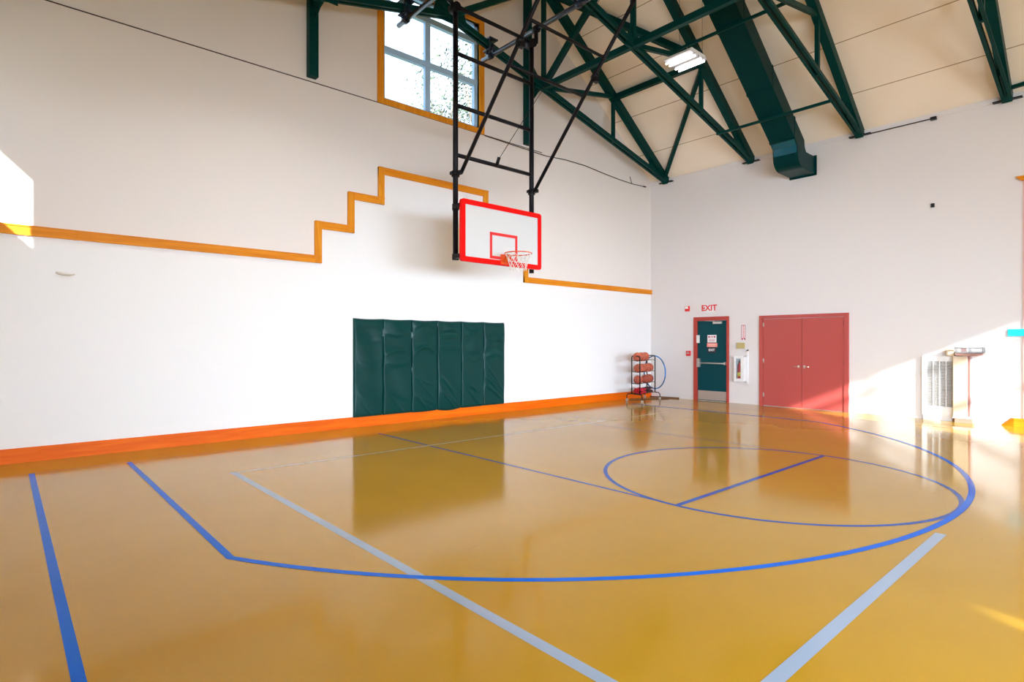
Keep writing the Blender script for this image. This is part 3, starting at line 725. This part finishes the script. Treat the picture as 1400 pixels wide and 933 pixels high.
# ---------------------------------------------------------------- heater grille, pedestal, banner on the right wall
hg = thing('heater_grille', (0, -6.8, 0), 'white wall heater with a louvred metal grille beside the beige pedestal', 'heater')
hy0, hy1, hz0, hz1 = -7.035, -6.52, .10, 1.27; gy0, gy1, gz0, gz1 = -7.02, -6.60, .27, 1.18
m = MB().box((-.06, hy0, hz0), (0-.001, gy0, hz1)).box((-.06, gy1, hz0), (-.001, hy1, hz1)).box((-.06, gy0, hz0), (-.001, gy1, gz0)).box((-.06, gy0, gz1), (-.001, gy1, hz1)); m.box((-.012, gy0, gz0), (-.001, gy1, gz1)); m.box((-.05, hy0+.02, 0), (-.001, hy1-.02, hz0))
part(m, 'heater_case', WHITE, hg)
m = MB()
for k in range(30): z = gz0+.015+k*(gz1-gz0-.02)/30; m.prism([(-.055, z), (-.025, z+.014), (-.024, z+.017), (-.055, z+.006)], 1, gy0, gy1)
part(m, 'louvre_slats', mat('grey_louvre', (.52, .50, .48), .4, metal=.3), hg)['label'] = 'grey louvre slats'
m = MB()
for k in range(1, 4): y = gy0+(gy1-gy0)*k/4; m.box((-.062, y-.006, gz0), (-.054, y+.006, gz1))
part(m, 'grille_bars', WHITE, hg)
pd = thing('pedestal_stand', (-.1, -7.2, 0), 'tall beige pedestal with a steel tray top beside the heater grille', 'stand')
part(MB().box((-.15, -7.27, .10), (-.02, -7.04, 1.28)), 'column', BEIGE, pd, bevel=.01)
part(MB().box((-.14, -7.30, .12), (-.02, -7.27, 1.28)), 'side_strip', mat('brown_strip', (.30, .13, .11), .5), pd, 'red-brown strip down the edge of the column')
part(MB().prism([(-7.36, 0), (-7.08, 0), (-7.08, .085), (-7.34, .085)], 0, -.20, -.01), 'base_block', mat('brown_base', (.42, .24, .18), .5), pd, 'brown base block')
part(MB().prism([(-7.38, .085), (-7.045, .085), (-7.06, .12), (-7.32, .12)], 0, -.21, -.01), 'base_cap', WHITE, pd)
m = MB(); m.box((-.21, -7.51, 1.345), (-.01, -7.08, 1.352))
for x in (-.21, -.02):
    for z in (1.352, 1.44): m.box((x, -7.51, z), (x+.012, -7.08, z+.012))
    for y in (-7.51, -7.31, -7.09): m.box((x, y, 1.35), (x+.012, y+.012, 1.45))
for y in (-7.51, -7.09): m.box((-.21, y, 1.44), (-.01, y+.012, 1.452))
part(m, 'steel_rack', mat('dull_steel', (.38, .40, .42), .4, metal=.5), pd, 'steel rails of the tray')
part(MB().box((-.19, -7.25, 1.352), (-.08, -7.17, 1.43)), 'rack_weight', mat('brown_grey', (.28, .18, .18), .5), pd)
part(MB().prism([(-7.51, 1.335), (-7.08, 1.335), (-7.08, 1.305), (-7.2, 1.28), (-7.38, 1.28), (-7.51, 1.31)], 0, -.21, -.01), 'tray_underside', mat('brown_tray', (.32, .17, .14), .5), pd, 'brown tray under the rails')
part(MB().box((-.14, -7.06, 1.275), (-.02, -6.93, 1.41)), 'side_box', BEIGE, pd, bevel=.01)
bn = MB().box((-.026, -8.9, 1.66), (0, -7.84, 1.79)).build('wall_banner', CYAN, bevel=.003)
tag(bn, 'flat cyan strip on the sunlit wall at the right edge', 'banner')
tag(MB().tube([(-13.42, -.03, 2.47), (-13.36, -.035, 2.455), (-13.28, -.03, 2.45), (-13.22, -.025, 2.46)], [.012, .022, .022, .012], 8).build('wall_hook', mat('cream_plastic', (.80, .77, .70), .6)), 'small cream curved hook low on the left wall', 'hook')

# ---------------------------------------------------------------- ball rack
rk = thing('ball_rack', (-1.165, -.58, 0), 'black wire ball rack on casters in the corner', 'ball rack')
cen = Vector((-1.165, -.58, 0)); U = Vector((1.24, .27, 0)).normalized(); Wd = Vector((-.17, -.57, 0)).normalized()
def rp(a, b, z): return tuple(cen+U*a+Wd*b+Vector((0, 0, z)))
RH = 1.19
for a in (-.50, .50):
    m = MB().tube([rp(a, -.17, .19), rp(a, -.17, RH-.03), rp(a, -.14, RH), rp(a, .14, RH), rp(a, .17, RH-.03), rp(a, .17, .19)], .014, 8)
    part(m, 'end_frame', BLACK, rk)
    m = MB().tube([rp(a*1.18, -.32, .07), rp(a*1.18, -.32, .15), rp(a*1.12, -.28, .195), rp(a, -.17, .20), rp(a, .17, .20), rp(a*1.12, .28, .195), rp(a*1.18, .32, .15), rp(a*1.18, .32, .07)], .012, 8)
    part(m, 'foot_frame', BLACK, rk)
    for b in (-.32, .32):
        c = rp(a*1.18, b, .035); part(MB().tube([(c[0]-.012, c[1], .035), (c[0]+.012, c[1], .035)], .034, 14).box((c[0]-.016, c[1]-.012, .04), (c[0]+.016, c[1]+.012, .075)), 'caster', mat('grey_caster', (.45, .43, .40), .4), rk)
SH = [1.075, .775, .475]
for z in SH:
    m = MB()
    for b in (-.085, .085): m.tube([rp(-.50, b, z), rp(.50, b, z)], .008, 6)
    for a in (-.50, .50): m.tube([rp(a, -.17, z), rp(a, .17, z)], .008, 6)
    part(m, 'shelf_rail', BLACK, rk)
m = MB()
for b in (-.17, -.085, 0, .085, .17): m.tube([rp(-.5, b, .205), rp(.5, b, .205)], .007, 6)
part(m, 'bottom_shelf', BLACK, rk)
BALL = mat('basketball_orange', (.56, .125, .06), .6, bump=(160, .25)); BALL2 = mat('basketball_brown', (.44, .085, .045), .6, bump=(160, .25))
R_ = .117
def make_ball(c, label, m1, seed):
    t = thing('basketball', (c[0], c[1], c[2]-R_), label, 'basketball', 'basketballs on the wire rack')
    part(MB().sphere(c, R_, 24, 14), 'ball_skin', m1, t)
    m = MB(); c = Vector(c); q = Matrix.Rotation(seed*1.3, 3, 'Z') @ Matrix.Rotation(seed*.7, 3, 'X')
    for k in range(3):
        pts = []
        for i in range(32):
            a = 2*PI*i/32
            if k == 0: p = Vector((math.cos(a), math.sin(a), 0))
            elif k == 1: p = Vector((math.cos(a), 0, math.sin(a)))
            else:
                p = Vector((.55*math.cos(a), math.sin(a), 0)); p.z = 0; p = Vector((math.cos(a)*.8, math.sin(a), .6*math.cos(2*a)))
            pts.append(c + (q @ p.normalized())*R_*1.0)
        m.tube(pts, .0028, 5, closed=True)
    part(m, 'seams', SIGNK, t); return t
row = {0: [-.40, -.25+.02, .02-.0], 1: [-.34, -.10, .14, .38], 2: [-.36, .12, .37]}
names = {(0, 0): 'leftmost basketball on the top shelf', (0, 1): 'middle basketball on the top shelf', (0, 2): 'rightmost basketball on the top shelf',
         (1, 0): 'leftmost basketball on the middle shelf', (1, 1): 'second basketball from the left on the middle shelf', (1, 2): 'third basketball from the left on the middle shelf', (1, 3): 'rightmost basketball on the middle shelf',
         (2, 0): 'basketball alone at the left of the lowest ball shelf', (2, 1): 'left one of the two touching basketballs on the lowest ball shelf', (2, 2): 'right one of the two touching basketballs on the lowest ball shelf'}
row[0] = [-.40, -.155, .09]
k = 0
for r in (0, 1, 2):
    for i, a in enumerate(row[r]):
        zc = SH[r] + math.sqrt((R_+.008)**2-.085**2)
        make_ball(rp(a, 0, zc), 'orange ' + names[(r, i)], BALL if r < 2 else BALL2, k); k += 1
# blue hoop hanging on the right end of the rack
HC = Vector(rp(.535, .0, 0)); HR = .445; hz = .735
hpnts = [(HC + Wd*(.13+HR*math.cos(2*PI*i/48)) + Vector((0, 0, hz+HR*math.sin(2*PI*i/48)))) for i in range(48)]
hoop_m = bpy.data.materials.new('striped_hoop'); hoop_m.use_nodes = True; nt = hoop_m.node_tree; b = nt.nodes['Principled BSDF']; b.inputs['Roughness'].default_value = .3
tcn = nt.nodes.new('ShaderNodeTexCoord'); wv = nt.nodes.new('ShaderNodeTexWave'); wv.inputs['Scale'].default_value = .9; wv.bands_direction = 'DIAGONAL'
rr = nt.nodes.new('ShaderNodeValToRGB'); rr.color_ramp.interpolation = 'CONSTANT'; rr.color_ramp.elements[0].color = (.02, .22, .62, 1); rr.color_ramp.elements[1].position = .6; rr.color_ramp.elements[1].color = (.02, .12, .30, 1)
nt.links.new(tcn.outputs['Object'], wv.inputs[0]); nt.links.new(wv.outputs['Fac'], rr.inputs[0]); nt.links.new(rr.outputs[0], b.inputs['Base Color'])
hh = MB().tube(hpnts, .017, 8, closed=True).build('hula_hoop', hoop_m); tag(hh, 'blue hula hoop hanging on the right end of the ball rack', 'hula hoop')
# tangle of blue rope at the top of the rack's right end
def tangle(name, c, sx, sy, sz, r, n, m, label, cat, seed):
    rnd = random.Random(seed); pts = []
    for i in range(n):
        a = i*.9
        pts.append(Vector(c)+U*(sx*math.sin(a*1.0+rnd.uniform(-.4, .4)))+Wd*(sy*math.cos(a*1.3+rnd.uniform(-.4, .4)))+Vector((0, 0, sz*(.5+.5*math.sin(a*.7+rnd.uniform(-.3, .3))))))
    out = []
    for i in range(len(pts)-3):
        p0, p1, p2, p3 = pts[i:i+4]
        for t in (0, .25, .5, .75):
            out.append(.5*((2*p1)+(p2-p0)*t+(2*p0-5*p1+4*p2-p3)*t*t+(3*p1-p0-3*p2+p3)*t**3))
    return tag(MB().tube(out, r, 6).build(name, m), label, cat)
tangle('skipping_rope', rp(.40, -.17, 1.06), .09, .03, .12, .010, 22, mat('blue_rope', (.02, .25, .70), .5), 'blue skipping rope knotted over the top right of the rack', 'rope', 3)
tangle('cloth_bundle', rp(-.28, .02, .228), .17, .14, .10, .020, 60, mat('red_cloth', (.55, .01, .03), .8), 'crumpled red bundle on the bottom shelf at the left', 'bundle', 5)
tangle('rope_bundle', rp(.24, -.02, .225), .19, .13, .10, .014, 60, mat('dark_rope', (.06, .02, .025), .8), 'dark tangled rope bundle on the bottom shelf at the right', 'rope', 8)
SB = mat('dark_brown_wood', (.16, .065, .03), .5)
tag(MB().tube([(-.20, -.12, .018), (-.05, -.95, .018)], [.014, .018], 8).build('wooden_stick', SB), 'long brown stick lying on the floor along the right wall behind the rack', 'stick')
tag(MB().tube([(-1.30, -.22, .016), (-.30, -.80, .016)], [.012, .016], 8).build('wooden_stick', SB), 'brown stick on the floor reaching out from under the rack', 'stick')

# ---------------------------------------------------------------- outside: ground and trees seen through the window
gm = MB().box((-60, -60, -.6), (50, 60, -.25)).build('ground', mat('outside_ground', (.25, .28, .18), .9)); struct(gm, 'pale ground outside the building', 'ground')
LEAF = mat('pale_leaf', (.085, .12, .075), .7, spec=.1); BARK = mat('bark', (.25, .2, .16), .9)
def tree(c, h, r, seed, label, nl=2600):
    rnd = random.Random(seed); t = thing('tree', (c[0], c[1], -.25), label, 'tree', 'trees outside the high window')
    part(MB().tube([(c[0], c[1], -.25), (c[0]+.2, c[1], h*.45), (c[0], c[1]+.1, h*.85)], [.28, .2, .06], 8), 'trunk', BARK, t)
    m = MB(); br = MB(); cl = []
    for i in range(46):
        a = rnd.uniform(0, 2*PI); q = rnd.uniform(.15, 1)**.5; zz = rnd.uniform(.35, 1.0)
        w = r*(1-abs(zz-.62)*1.5)
        p = Vector((c[0]+w*q*math.cos(a), c[1]+w*q*math.sin(a), h*zz)); cl.append(p)
        br.tube([(c[0]+.1, c[1], h*zz*.75), tuple(p)], [.05, .01], 4)
    part(br, 'branches', BARK, t)
    for i in range(nl):
        p = rnd.choice(cl) + Vector((rnd.gauss(0, .45), rnd.gauss(0, .45), rnd.gauss(0, .35)))
        u = Vector((rnd.gauss(0, 1), rnd.gauss(0, 1), rnd.gauss(0, 1))).normalized(); v = u.orthogonal().normalized(); s = rnd.uniform(.08, .15)
        m.poly([p+u*s, p+v*s*.5, p-u*s, p-v*s*.5], [(0, 1, 2, 3)])
    part(m, 'leaves', LEAF, t)
tree((3.3, 12.5, 0), 16.6, 3.1, 1, 'pale green tree seen through the right side of the high window', 5200)
tree((6.3, 19.5, 0), 18.6, 2.9, 2, 'lower pale tree whose top fills the bottom pane of the high window', 2400)

pr = MB().box((-WIDE-3.4, -LONG-6, 3.42), (-WIDE-.251, -5.4, 3.62)).build('sun_blocker', WHITE); struct(pr, 'added slab keeping sun off the low side windows', 'roof')  # unseen slab, added only to block sun at the low side windows
# ---------------------------------------------------------------- light
w = bpy.data.worlds.new('sky'); bpy.context.scene.world = w; w.use_nodes = True
bg = w.node_tree.nodes['Background']; bg.inputs[0].default_value = (.80, .90, 1, 1); bg.inputs[1].default_value = 2.2
sd = Vector((1, 2.15, -1)).normalized()
sl = bpy.data.lights.new('sun', 'SUN'); sl.energy = 16; sl.angle = math.radians(.6); sl.color = (1, .95, .88)
so = bpy.data.objects.new('sun', sl); C.objects.link(so); so.rotation_euler = sd.to_track_quat('-Z', 'Y').to_euler(); so.location = (-20, -40, 20)
def area(name, loc, direction, sx, sy, power, col, spread=PI):
    l = bpy.data.lights.new(name, 'AREA'); l.shape = 'RECTANGLE'; l.size = sx; l.size_y = sy; l.energy = power; l.color = col; l.spread = spread
    o = bpy.data.objects.new(name, l); C.objects.link(o); o.location = loc; o.rotation_euler = Vector(direction).to_track_quat('-Z', 'Z').to_euler(); return o
SKY = (.80, .91, 1.06)
PB, PC, PL = 185, 90, 72
for n_, (a, b, z0, z1) in enumerate(BW): area('window_fill', (-WIDE-.30, (a+b)/2, (z0+z1)/2+.1), (1, 1.5, -.32) if n_ % 2 else (1, .62, -.22), b-a, z1-z0, PB, SKY, 1.4)  # added area lights outside the low side windows, in place of skylight
for a, b, z0, z1 in CWs: area('window_fill', ((a+b)/2, -LONG-.30, (z0+z1)/2+.1), (0, 1, -.12), b-a, z1-z0, PC, SKY, .75)  # added fill lights behind the low back windows
for n_, (x, y, z) in enumerate(lamps):
    if n_ == 0:
        for k in (-.225, -.105, .105, .225): area('lamp_light', (x+k, y, z-.034), (0, 0, -1), .055, .56, PL/4*.6, (1, .95, .90), 2.35)
    else: area('lamp_light', (x, y, z-.05), (0, 0, -1), .55, .55, PL if y > -5 else PL*.12, (1, .95, .90), 2.35)

# ---------------------------------------------------------------- camera
cam = bpy.data.cameras.new('camera'); co = bpy.data.objects.new('camera', cam); C.objects.link(co)
F = 785.2; cam.sensor_fit = 'HORIZONTAL'; cam.sensor_width = 36; cam.lens = 36*F/1400
cam.shift_y = (468.73-466.5)/1400
co.location = (-13.953, -9.691, 1.54)
co.rotation_euler = (PI/2, 0, 0.84424396-PI/2)
cam.clip_start = .05; cam.clip_end = 300
sc = bpy.context.scene; sc.camera = co
vs = sc.view_settings; vs.view_transform = 'Standard'; vs.look = 'None'; vs.gamma = 1; vs.use_curve_mapping = False
vs.exposure = 0.28
sc.cycles.max_bounces = 12; sc.cycles.diffuse_bounces = 8; sc.cycles.sample_clamp_indirect = 8
sc.cycles.use_denoising = True
